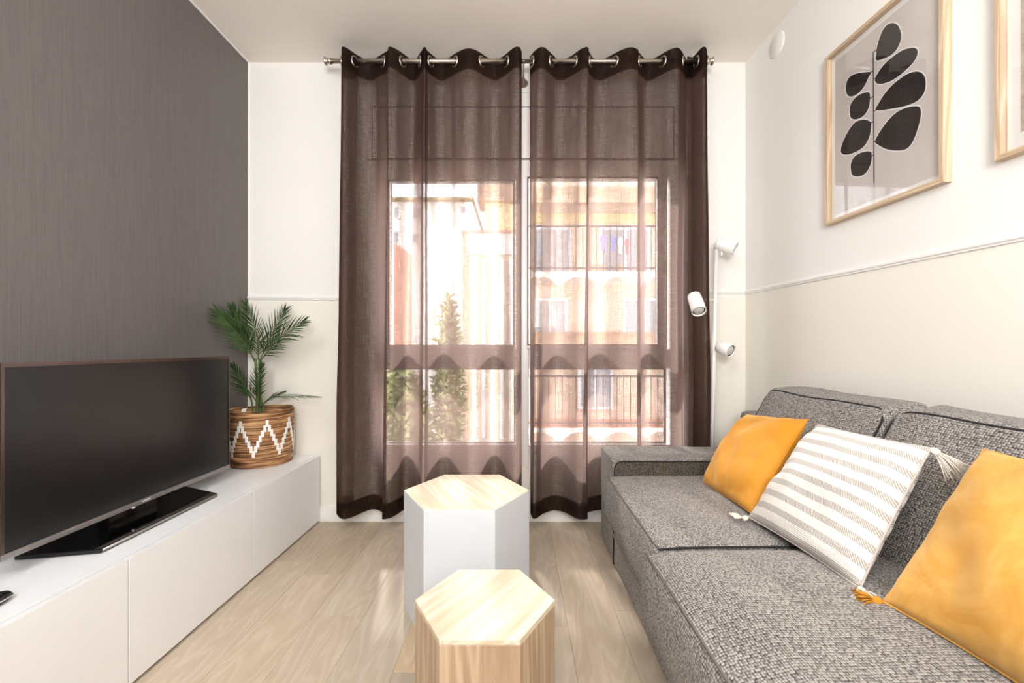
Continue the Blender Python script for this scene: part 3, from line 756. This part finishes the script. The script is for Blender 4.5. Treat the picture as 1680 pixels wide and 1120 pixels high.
# ------------------------------------------------------------------ throw pillows
def pillow(name, label, BL, BR, TR, TL, thick, mat, group, seed, tassels=(), tmat=None, n=44, pull=.035, wr=1.0, cat='pillow'):
    BL, BR, TR, TL = map(Vector, (BL, BR, TR, TL))
    ctr = (BL+BR+TR+TL)/4
    ex = ((BR-BL)+(TR-TL)).normalized(); nrm = ex.cross(((TL-BL)+(TR-BR))).normalized()
    if nrm.x > 0: nrm = -nrm
    root = thing(name, label, cat, (BL+BR)/2, group)
    vs_, fs, uv = [], [], []
    def pt(u, v, side):
        U, V = 2*u-1, 2*v-1
        # sides pulled in between the corners
        u2 = .5+.5*U*(1-pull*(1-V*V)); v2 = .5+.5*V*(1-pull*(1-U*U))
        p = (BL*(1-u2)+BR*u2)*(1-v2)+(TL*(1-u2)+TR*u2)*v2
        e = max(0, 1-abs(U)**2.6)*max(0, 1-abs(V)**2.6)
        h = thick*.5*(e**.55)
        w1 = wobble((U*1.6, V*1.6, side), 1.5, thick*.12*wr, seed)*min(1, e*3)
        edge = (1-abs(U))*(1-abs(V))
        w2 = mnoise.noise(Vector((U*7+seed, V*7, 2)))*.006*wr*max(0, 1-2.2*min(1-abs(U), 1-abs(V)))*min(1, 12*min(1-abs(U), 1-abs(V)))
        return p+nrm*side*(h+w1+w2)
    for side in (1, -1):
        b = len(vs_)
        for j in range(n+1):
            for i in range(n+1):
                # finer near the edge
                u = .5-.5*cos(pi*i/n)*(.35)-.325*(1-2*i/n) ; v = .5-.5*cos(pi*j/n)*.35-.325*(1-2*j/n)
                vs_.append(pt(u, v, side)); uv.append((u, v))
        for j in range(n):
            for i in range(n):
                q = (b+j*(n+1)+i, b+j*(n+1)+i+1, b+(j+1)*(n+1)+i+1, b+(j+1)*(n+1)+i)
                fs.append(q if side*(ex.cross(Vector((0, 0, 1))).dot(nrm)) > 0 else q[::-1])
    me = mesh('cover', vs_, fs, mat, True, uv)
    bm = bmesh.new(); bm.from_mesh(me); bmesh.ops.remove_doubles(bm, verts=bm.verts, dist=1e-5); bmesh.ops.recalc_face_normals(bm, faces=bm.faces); bm.to_mesh(me); bm.free()
    ob('cover', me, root)
    # seam cord round the edge
    loop = [pt(k/30, 0, 1) for k in range(30)]+[pt(1, k/30, 1) for k in range(30)]+[pt(1-k/30, 1, 1) for k in range(30)]+[pt(0, 1-k/30, 1) for k in range(30)]
    m = MB(); m.tube(loop, .0026, 6, closed=True); ob('seam', m.mesh('seam', mat, True), root)
    for (u, v), d, ln, tm in tassels:
        p = pt(u, v, 1); d = Vector(d).normalized(); rg = random.Random(int(u*7+v*13+seed)); m = MB()
        m.tube([p, p+d*.008, p+d*.016, p+d*.022], [.0035, .009, .009, .0055], 10)
        o1 = d.orthogonal().normalized(); o2 = d.cross(o1)
        for k in range(80):
            an = rg.uniform(0, 2*pi); rr_ = rg.uniform(.1, 1)
            off = (o1*cos(an)+o2*sin(an)); s0 = p+d*.018+off*.005*rr_
            l = ln*rg.uniform(.8, 1.05)
            q1 = s0+d*l*.5+off*.012*rr_+Vector((0, 0, -.002)); q2 = s0+d*l+off*.026*rr_+Vector((0, 0, -.010))
            zmin = .436 if v == 0 else .3
            q1.z = max(q1.z, zmin); q2.z = max(q2.z, zmin)
            m.tube([s0, q1, q2], [.0016, .0014, .0009], 4, mi=0)
        ob('tassel', m.mesh('tassel', tm, True), root)
    return root
pillow('throw_pillow', 'mustard velvet pillow leaning against the sofa arm, farthest of the pillows',
       (.780, 1.875, .400), (.778, 1.46, .428), (1.002, 1.525, .733), (1.005, 1.935, .690), .15, M_velvet, 'throw pillows', 3, pull=.05, wr=.8)
pillow('throw_pillow', 'ivory pillow with grey woven stripes and corner tassels, between the mustard ones',
       (.748, 1.430, .432), (.768, .990, .440), (1.012, 1.08, .735), (1.014, 1.490, .722), .13, M_stripe, 'throw pillows', 11, pull=.03, wr=.8,
       tassels=[((0, 0), (-.75, .05, -.25), .034, M_cotton), ((1, 0), (-.35, -.75, .05), .036, M_cotton), ((1, 1), (.10, -.65, -.42), .056, M_cotton)])
pillow('throw_pillow', 'mustard velvet pillow nearest the camera, with a mustard tassel beside the striped pillow',
       (.775, .935, .442), (.800, .53, .440), (1.045, .575, .755), (1.030, .975, .756), .15, M_velvet2, 'throw pillows', 23, pull=.045, wr=1.0,
       tassels=[((0, 0), (-.55, .22, .0), .034, M_mustthread)])

# ------------------------------------------------------------------ floor lamp
LY = 2.385
p0 = at(1168, 728, LY); ptop = at(1175, 408, LY)
k_ = (ptop.x-p0.x)/(ptop.z-p0.z); bx = p0.x-k_*p0.z
lamp_ = thing('floor_lamp', 'white floor lamp with three adjustable spot heads behind the sofa', 'floor lamp', (bx, LY, 0))
m = MB(); m.lathe([(0, 0), (.093, 0), (.095, .004), (.095, .016), (.091, .020), (0, .021)], (bx, LY, 0), 40); ob('base', m.mesh('base', M_lampwhite, bevel=.001), lamp_)
m = MB(); m.tube([(bx, LY, .018), ptop], .0108, 20); ob('pole', m.mesh('pole', M_lampwhite, True), lamp_)
def head(back, front, r, stem):
    """a spot head: open cylinder from back to front (world points) with a bulb inside"""
    back, front = Vector(back), Vector(front); d = (front-back).normalized(); L = (front-back).length
    Mx = d.to_track_quat('Z', 'Y').to_matrix()
    m = MB(); m.lathe([(0, 0), (r*.86, 0), (r*.96, .003), (r, .009), (r, L), (r-.003, L+.0005), (r-.004, L-.002), (r-.004, .03), (0, .028)], back, 36, Mx)
    h = ob('spot_head', m.mesh('spot_head', M_lampwhite, bevel=0, smooth=False), lamp_)
    for p in h.data.polygons: p.use_smooth = len(p.vertices) == 4
    m = MB(); m.lathe([(0, L-.035), (r*.72, L-.035), (r*.76, L-.012), (r*.66, L-.0065), (0, L-.0045)], back, 30, Mx); ob('bulb', m.mesh('bulb', M_bulb, True), h)
    m = MB(); m.lathe([(r*.78, L-.014), (r*.88, L-.010), (r*.88, L-.020), (r*.78, L-.020)], back, 30, Mx, closed=True); ob('bulb_ring', m.mesh('bulb_ring', M_dark, True), h)
    m = MB()
    for s in stem: m.tube([s[0], s[1]], s[2], 14)
    ob('joint', m.mesh('joint', M_lampwhite, True), h)
q = at(1177, 416, LY)
head(at(1176, 399, LY), at(1207, 408, 2.33), .034, [(ptop, at(1180, 405, LY), .006), (at(1184, 410, 2.37), at(1184, 421, 2.37), .005)])
j1 = at(1172, 492, LY)
head(at(1139, 485, 2.365), at(1147, 511, 2.285), .0365, [(j1, at(1152, 492, 2.36), .0062), (at(1166, 492, 2.375), at(1157, 492, 2.365), .0085)])
j2 = at(1171, 568, LY)
head(at(1180, 568, 2.37), at(1200, 575.5, 2.30), .0345, [(j2, at(1182, 568, 2.365), .0052)])

# ------------------------------------------------------------------ framed pictures
UY = Vector((.0484, -1, 0)).normalized()         # along the wall towards the camera
NW = Vector((-1, -.0484, 0)).normalized()         # out of the wall
def framed(label, y_far, z0, wv, hv, fill):
    org = Vector((XR(y_far), y_far, z0))
    r_ = thing('framed_print', label, 'picture', org+UY*wv/2)
    def W(a_, b_, c_): return org+UY*a_+Vector((0, 0, b_))+NW*c_
    fw, fd = .0145, .030
    def bar(quad, mat):
        vs_ = [W(a_, b_, c_) for c_ in (.0, fd) for a_, b_ in quad]
        fs = [(0, 1, 2, 3)[::-1], (4, 5, 6, 7), (0, 1, 5, 4), (1, 2, 6, 5), (2, 3, 7, 6), (3, 0, 4, 7)]
        me = mesh('frame_side', vs_, fs, mat)
        ob('frame_side', me, r_)
    bar([(0, 0), (wv, 0), (wv-fw, fw), (fw, fw)], M_frameY); bar([(0, hv), (fw, hv-fw), (wv-fw, hv-fw), (wv, hv)], M_frameY)
    bar([(0, 0), (fw, fw), (fw, hv-fw), (0, hv)], M_frameZ); bar([(wv, 0), (wv, hv), (wv-fw, hv-fw), (wv-fw, fw)], M_frameZ)
    def rect(nm, a0, a1, b0, b1, c0, c1, mat, par=r_):
        vs_ = [W(a_, b_, c_) for c_ in (c0, c1) for a_, b_ in ((a0, b0), (a1, b0), (a1, b1), (a0, b1))]
        return ob(nm, mesh(nm, vs_, [(0, 1, 2, 3)[::-1], (4, 5, 6, 7), (0, 1, 5, 4), (1, 2, 6, 5), (2, 3, 7, 6), (3, 0, 4, 7)], mat), par)
    rect('mount_board', fw, wv-fw, fw, hv-fw, .002, .008, M_lampwhite)
    pr = rect('print', *fill['sheet'], .0081, .0085, fill['mat'])
    rect('pane', fw, wv-fw, fw, hv-fw, .012, .0135, M_glass)
    return r_, pr, W, org
FY, FZ, FWD, FHT = 1.859, 1.495, .495, .705
a = NT('print_paper'); a.P(Base_Color=a.ramp(a.noise(a.coord(), 5, 3), [(.3, s2l((208, 199, 194))), (.7, s2l((222, 214, 208)))]), Roughness=.7); M_print = a.m
a = NT('print_ink'); a.P(Base_Color=a.ramp(a.noise(a.coord(), 12, 3), [(.3, s2l((26, 20, 19))), (.7, s2l((40, 31, 29)))]), Roughness=.7); M_ink = a.m
fr1, pr1, W1, org1 = framed('large oak-framed print of black rounded leaves on a stem', FY, FZ, FWD, FHT, dict(sheet=(.033, FWD-.026, .036, FHT-.036), mat=M_print))
def onwall(px, py, off):
    """photo pixel -> (along, up) on the picture plane lying off metres out of the wall"""
    k = (px-VX)/F; Y = (1.290-off+.0484*D)/(k+.0484)
    p = Vector((k*Y, Y, HC-(py-VY)*Y/F)); d = p-org1
    return d.dot(UY), d.z
leaves = [
 [(435,32),(470,50),(490,100),(488,150),(465,205),(430,245),(385,270),(335,287),(319,278),(320,240),(328,190),(345,130),(370,75),(400,42)],
 [(565,200),(598,210),(603,240),(583,288),(536,340),(478,391),(418,428),(360,446),(325,442),(313,420),(325,385),(370,320),(430,265),(500,218)],
 [(590,362),(635,375),(657,420),(655,480),(630,535),(580,575),(500,602),(400,620),(318,625),(340,575),(383,508),(432,453),(482,413),(532,380)],
 [(590,598),(620,610),(626,660),(605,750),(570,840),(525,890),(460,900),(390,890),(335,862),(313,840),(335,790),(390,710),(460,640),(530,608)],
 [(285,367),(270,400),(245,455),(210,500),(165,530),(130,527),(115,490),(118,440),(140,400),(180,378),(230,369)],
 [(270,503),(280,530),(275,590),(255,640),(220,675),(175,688),(148,675),(140,630),(150,580),(185,535),(230,510)],
 [(230,690),(265,695),(287,715),(282,780),(265,830),(235,875),(190,905),(140,925),(95,925),(80,900),(95,840),(130,770),(175,710)],
 [(280,906),(290,925),(288,975),(270,1025),(235,1065),(190,1077),(158,1065),(149,1030),(150,985),(175,940),(225,912)]]
def uvp(q): return onwall(1360+q[0]/4.15, 30+q[1]/4.15, .009)
def shape(nm, pts2, c_, mat):
    n = len(pts2); ctr = (sum(p[0] for p in pts2)/n, sum(p[1] for p in pts2)/n)
    vs_ = [W1(ctr[0], ctr[1], c_)]+[W1(p[0], p[1], c_) for p in pts2]
    return ob(nm, mesh(nm, vs_, [(0, 1+(i+1) % n, 1+i) for i in range(n)], mat), pr1)
for L_ in leaves:
    P2 = [Vector((*uvp(q), 0)) for q in L_]; sp_ = catmull(P2, 6, True)
    cx_ = sum(p.x for p in sp_)/len(sp_); cz_ = sum(p.y for p in sp_)/len(sp_)
    shape('leaf_motif', [(p.x, p.y) for p in sp_], .0089, M_ink)
    hal = []
    for p in sp_:
        d = Vector((p.x-cx_, p.y-cz_)); hal.append((cx_+d.x*(1+.0042/d.length), cz_+d.y*(1+.0042/d.length)))
    shape('leaf_halo', hal, .0087, M_lampwhite)
m = MB()
def stroke(a_, b_, w_):
    A, B = Vector(uvp(a_)), Vector(uvp(b_)); d = (B-A).normalized(); n_ = Vector((-d.y, d.x))*w_/2
    m.add([W1(*(A+n_), .0091), W1(*(B+n_), .0091), W1(*(B-n_), .0091), W1(*(A-n_), .0091)], [(0, 1, 2, 3)])
stroke((301, 228), (304, 700), .0046); stroke((304, 700), (307, 1120), .0042); stroke((307, 1120), (309, 1150), .0014)
for a_, b_ in (((300, 232), (322, 217)), ((303, 412), (318, 405)), ((303, 632), (320, 624)), ((304, 838), (318, 836)),
               ((300, 357), (282, 369)), ((302, 532), (280, 544)), ((303, 703), (285, 711)), ((304, 932), (290, 937))): stroke(a_, b_, .0040)
ob('stem_motif', m.mesh('stem_motif', M_ink), pr1)
a = NT('mottled_print'); nz = a.noise(a.coord(), 40, 4, .7, 1.0); a.P(Base_Color=a.ramp(nz, [(.3, s2l((172, 158, 138))), (.7, s2l((208, 196, 178)))]), Roughness=.7)
fr2, pr2, W2, org2 = framed('oak-framed print cut off by the right photo edge, beige art on a wide white mount', 1.225, 1.4976, FWD, FHT, dict(sheet=(.045, FWD-.045, .060, FHT-.050), mat=a.m))
m = MB(); rg = random.Random(4)
for k in range(5):
    z = .345+k*.011; a0 = .066
    pts = [(a0+rg.uniform(0, .012)+.010*j, z+rg.uniform(-.004, .005)) for j in range(6)]
    for p, q in zip(pts, pts[1:]):
        m.add([W2(p[0], p[1]-.0009, .009), W2(q[0], q[1]-.0009, .009), W2(q[0], q[1]+.0009, .009), W2(p[0], p[1]+.0009, .009)], [(0, 1, 2, 3)])
ob('brush_marks', m.mesh('brush_marks', M_ink), pr2)

# junction cover on the right wall
yj = 2.215; oj = Vector((XR(yj), yj, 2.504))
jc = thing('wall_cover_plate', 'round white cover plate high on the right wall near the corner', 'cover plate', oj)
m = MB(); m.lathe([(0, .0), (.058, 0), (.058, .004), (.054, .008), (0, .009)], oj, 40, NW.to_track_quat('Z', 'Y').to_matrix()); 
po = ob('plate', m.mesh('plate', plain('painted_plate', (238, 234, 228), .6), True), jc)

# ------------------------------------------------------------------ the street outside
YS = 9.0
E_white = plain('render_white', (238, 234, 226), .8); E_beige = plain('render_beige', (226, 204, 182), .8); E_brick = plain('terracotta_band', (206, 150, 128), .8)
E_awn = plain('awning_brown', (190, 158, 132), .8); E_yel = plain('awning_cream', (240, 216, 160), .8); E_glass = plain('far_window_glass', (150, 154, 158), .3)
E_rail = plain('balcony_iron', (70, 64, 62), .5); E_grey = plain('street_grey', (150, 146, 140), .9); E_shut = plain('shutter_white', (230, 230, 232), .6)
gr = st(ob('ground', boxm('ground', (-40, 40, 3, 60, -6.3, -6.0), E_grey)))
bd = thing('apartment_building', 'beige apartment building with balconies across the street, seen through the right curtain', 'building', (X(1010, YS), YS, -6))
def XS(px, Y=YS): return X(px, Y)
def ZS(py, Y=YS): return Z(py, Y)
m = MB(); m.box(.02, XS(1500), YS+1.0, YS+5, -6, 5.3); ob('facade', m.mesh('facade', E_beige), bd)
for fi, (ytop, yrail, yfloor) in enumerate(((303, 370, 445), (566, 617, 700))):
    zf = ZS(yfloor); dz = zf-ZS(445) 
    m = MB(); m.box(.02, XS(1500), YS, YS+1.02, zf-.12, zf); ob('balcony_slab', m.mesh('balcony_slab', E_brick if fi else E_white), bd)
    m = MB(); zt = ZS(ytop)
    m.add([(.06 , YS+.2, zt), (XS(1500), YS+.2, zt), (XS(1500), YS+.9, zt+.3), (.06 , YS+.9, zt+.3)], [(0, 1, 2, 3)])
    m.box(.06 , XS(1500), YS+.19, YS+.21, zt-.30, zt); ob('awning', m.mesh('awning', E_awn), bd)
    m = MB(); m.box(.06 , XS(1500), YS+.95, YS+.99, zt-.50, zt-.30); ob('shutter_housing', m.mesh('shutter_housing', E_yel), bd)
    # railing bars
    m = MB(); zr = ZS(yrail)
    m.box(.06 , XS(1500), YS+.02, YS+.06, zr-.02, zr+.02); m.box(.06 , XS(1500), YS+.02, YS+.06, zf+.06, zf+.09)
    xx = .06 
    while xx < XS(1500): m.box(xx, xx+.014, YS+.03, YS+.045, zf, zr); xx += .14
    ob('railing', m.mesh('railing', E_rail), bd, kind='stuff')
    # scalloped white valance under the slab
    m = MB(); per = 66*YS/F; xs = .02; n_ = 14
    while xs < XS(1500):
        for k in range(n_):
            t0, t1 = k/n_, (k+1)/n_
            d0 = .10+.22*abs(2*t0-1)**1.9; d1 = .10+.22*abs(2*t1-1)**1.9
            m.add([(xs+per*t0, YS-.03, zf-.02), (xs+per*t1, YS-.03, zf-.02), (xs+per*t1, YS-.03, zf-d1), (xs+per*t0, YS-.03, zf-d0),
                   (xs+per*t0, YS-.01, zf-.02), (xs+per*t1, YS-.01, zf-.02), (xs+per*t1, YS-.01, zf-d1), (xs+per*t0, YS-.01, zf-d0)],
                  [(3, 2, 1, 0), (4, 5, 6, 7), (2, 3, 7, 6)])
        xs += per
    ob('valance', m.mesh('valance', E_white), bd)
for (x0p, x1p, y0p, y1p) in ((876, 946, 352, 440), (998, 1090, 352, 440), (1140, 1220, 352, 440), (958, 1022, 604, 682), (876, 940, 480, 560), (1040, 1120, 480, 560)):
    w_ = ob('window', boxm('window', (XS(x0p), XS(x1p), YS+.93, YS+1.02, ZS(y1p), ZS(y0p)), E_shut), bd)
    m = MB(); mid = (XS(x0p)+XS(x1p))/2
    m.box(XS(x0p)+.07, mid-.03, YS+.91, YS+.95, ZS(y1p)+.07, ZS(y0p)-.07); m.box(mid+.03, XS(x1p)-.07, YS+.91, YS+.95, ZS(y1p)+.07, ZS(y0p)-.07)
    ob('pane', m.mesh('pane', E_glass), w_)
# projecting bay with parapet, left end of that building
by_ = thing('apartment_building', 'pale stepped apartment block beyond the tree, seen through the left curtain', 'building', (X(805, 8.4), 8.4, -6))
m = MB(); m.box(X(768, 8.4), X(846, 8.4), 8.4, 9.9, -6, Z(384, 8.4)); ob('wall', m.mesh('wall', E_beige), by_)
m = MB(); m.box(X(768, 8.4), X(848, 8.4), 8.33, 8.4, Z(418, 8.4), Z(384, 8.4)); ob('parapet', m.mesh('parapet', E_white), by_)
m = MB(); m.box(X(760, 8.4), X(768, 8.4), 8.32, 8.5, -6, Z(384, 8.4)); ob('corner_pier', m.mesh('corner_pier', E_awn), by_)
m = MB(); m.box(X(758, 8.4), X(848, 8.4), 8.28, 8.42, Z(384, 8.4), Z(380, 8.4)); ob('coping', m.mesh('coping', E_brick), by_)
m = MB(); m.box(X(783, 9.2), X(849, 9.2), 9.15, 9.9, Z(330, 9.2), Z(302, 9.2)); ob('upper_awning', m.mesh('upper_awning', E_awn), by_)
m = MB(); m.box(X(796, 9.3), X(849, 9.3), 9.3, 9.9, Z(384, 9.3), Z(330, 9.3)); ob('upper_wall', m.mesh('upper_wall', E_yel), by_)
for px in (775, 790, 805, 820, 835):
    m = MB(); m.box(X(px, 8.35), X(px+6, 8.35), 8.33, 8.4, Z(720, 8.35), Z(424, 8.35)); ob('shutter_strip', m.mesh('shutter_strip', E_white), by_)
fb = thing('apartment_building', 'distant white building with small square windows and flat roof line, upper left pane', 'building', (X(700, 20), 20, -6))
m = MB(); m.box(X(400, 20), X(775, 20), 20, 26, -6, Z(331, 20)); ob('wall', m.mesh('wall', E_white), fb)
m = MB(); m.box(X(400, 20), X(778, 20), 19.7, 26, Z(331, 20), Z(327, 20)); ob('roof_edge', m.mesh('roof_edge', plain('olive_roof', (150, 132, 92), .8)), fb)
for (a0, a1, b0, b1) in ((647, 655, 340, 358), (678, 693, 341, 358), (718, 733, 339, 354), (756, 765, 339, 351), (645, 655, 380, 398), (677, 686, 383, 398), (672, 676, 420, 428)):
    w_ = ob('window', boxm('window', (X(a0, 20), X(a1, 20), 19.93, 20.02, Z(b1, 20), Z(b0, 20)), E_shut), fb)
    ob('pane', boxm('pane', (X(a0+1, 20), X(a1-1, 20), 19.9, 19.94, Z(b1-1, 20), Z(b0+1, 20)), E_glass), w_)
bw = thing('brick_wall', 'terracotta gable wall with sloping top, left side of the left window', 'wall', (X(655, 14), 14, -6))
m = MB(); z1, z2 = Z(398, 14), Z(412, 14)
m.add([(X(646, 14), 14, -6), (X(668, 14), 14, -6), (X(668, 14), 14, z2), (X(646, 14), 14, z1), (X(646, 14), 14.6, -6), (X(668, 14), 14.6, -6), (X(668, 14), 14.6, z2), (X(646, 14), 14.6, z1)],
      [(0, 1, 2, 3), (7, 6, 5, 4), (1, 5, 6, 2), (4, 0, 3, 7), (3, 2, 6, 7)])
ob('gable', m.mesh('gable', E_brick), bw)
a = NT('street_leaf'); a.P(Base_Color=a.ramp(a.noise(a.coord(), 6, 3), [(.3, s2l((92, 104, 66))), (.7, s2l((168, 172, 116)))]), Roughness=.6); E_leaf = a.m
E_trunk = plain('tree_trunk', (110, 92, 74), .9)
def tree(label, px, py0, py1, wpx, Y, n, leaf, seed, group=None):
    rg = random.Random(seed); c = at(px, (py0+py1)/2, Y); hx = wpx/2*Y/F; hz = (py1-py0)/2*Y/F
    r_ = thing('street_tree', label, 'tree', (c.x, Y, -6), group)
    m = MB(); m.tube([(c.x, Y, -6), (c.x+.05, Y, c.z-hz*.5), (c.x, Y, c.z+hz*.5)], [.14, .10, .03], 8); ob('trunk', m.mesh('trunk', E_trunk, True), r_)
    m = MB()
    for k in range(n):
        while True:
            u = Vector((rg.uniform(-1, 1), rg.uniform(-1, 1), rg.uniform(-1, 1)))
            if u.length < 1 and u.length > .3: break
        p = Vector((c.x+u.x*hx*(1-.3*max(0, u.z)), Y+u.y*hx, c.z+u.z*hz))
        d = Vector((rg.gauss(0, 1), rg.gauss(0, 1), rg.gauss(0, .7))).normalized(); s_ = d.orthogonal().normalized()*leaf*.22
        l = leaf*rg.uniform(.7, 1.3)
        m.add([p, p+d*l*.5+s_, p+d*l, p+d*l*.5-s_], [(0, 1, 2, 3)])
    ob('foliage', m.mesh('foliage', E_leaf), r_, kind='stuff')
tree('leafy green street tree filling the lower left panes', 655, 596, 800, 88, 5.6, 2600, .16, 5)
tree('slim tall street tree right of the leafy one, reaching into the upper pane', 737, 480, 800, 46, 6.2, 2200, .12, 6)
# laundry and pots on the opposite balcony
cols = [((120, 112, 150), 'violet', 989, 386, 11), ((96, 110, 170), 'blue', 1006, 387, 9), ((190, 210, 226), 'pale blue', 1017, 390, 8), ((210, 96, 104), 'red', 1028, 392, 7)]
for cl, nm_, px, py, wp in cols:
    o = MB(); x_, z_ = XS(px), ZS(py); wv = wp*YS/F
    o.prism([(x_-wv*.3, z_-.32), (x_+wv*.3, z_-.32), (x_+wv*.32, z_-.12), (x_+wv*.5, z_-.16), (x_+wv*.5, z_-.05), (x_+wv*.2, z_), (x_-wv*.2, z_), (x_-wv*.5, z_-.05), (x_-wv*.5, z_-.16), (x_-wv*.32, z_-.12)], -.012, .012)
    me = o.mesh('hanging_garment', plain('cloth_'+nm_.replace(' ', '_'), cl, .9), fn=lambda p: Vector((p.x, YS-.03-p.z, p.y)))
    g_ = ob('hanging_garment', me); g_['label'] = f'{nm_} garment hung on the opposite balcony railing'; g_['category'] = 'laundry'; g_['group'] = 'laundry on the opposite balcony'
for px, wp, lb in ((988, 20, 'wider brown flower pot on the opposite balcony slab, under the laundry'), (1023, 9, 'narrow brown flower pot on the opposite balcony slab, right of the wide one')):
    m = MB(); m.lathe([(0, 0), (wp*.4*YS/F, 0), (wp*.5*YS/F, .18), (wp*.42*YS/F, .18), (0, .15)], (XS(px), YS+.3, ZS(445)+.002), 16)
    g_ = ob('flower_pot', m.mesh('flower_pot', E_awn, False)); g_['label'] = lb; g_['category'] = 'flower pot'; g_['group'] = 'pots on the opposite balcony'
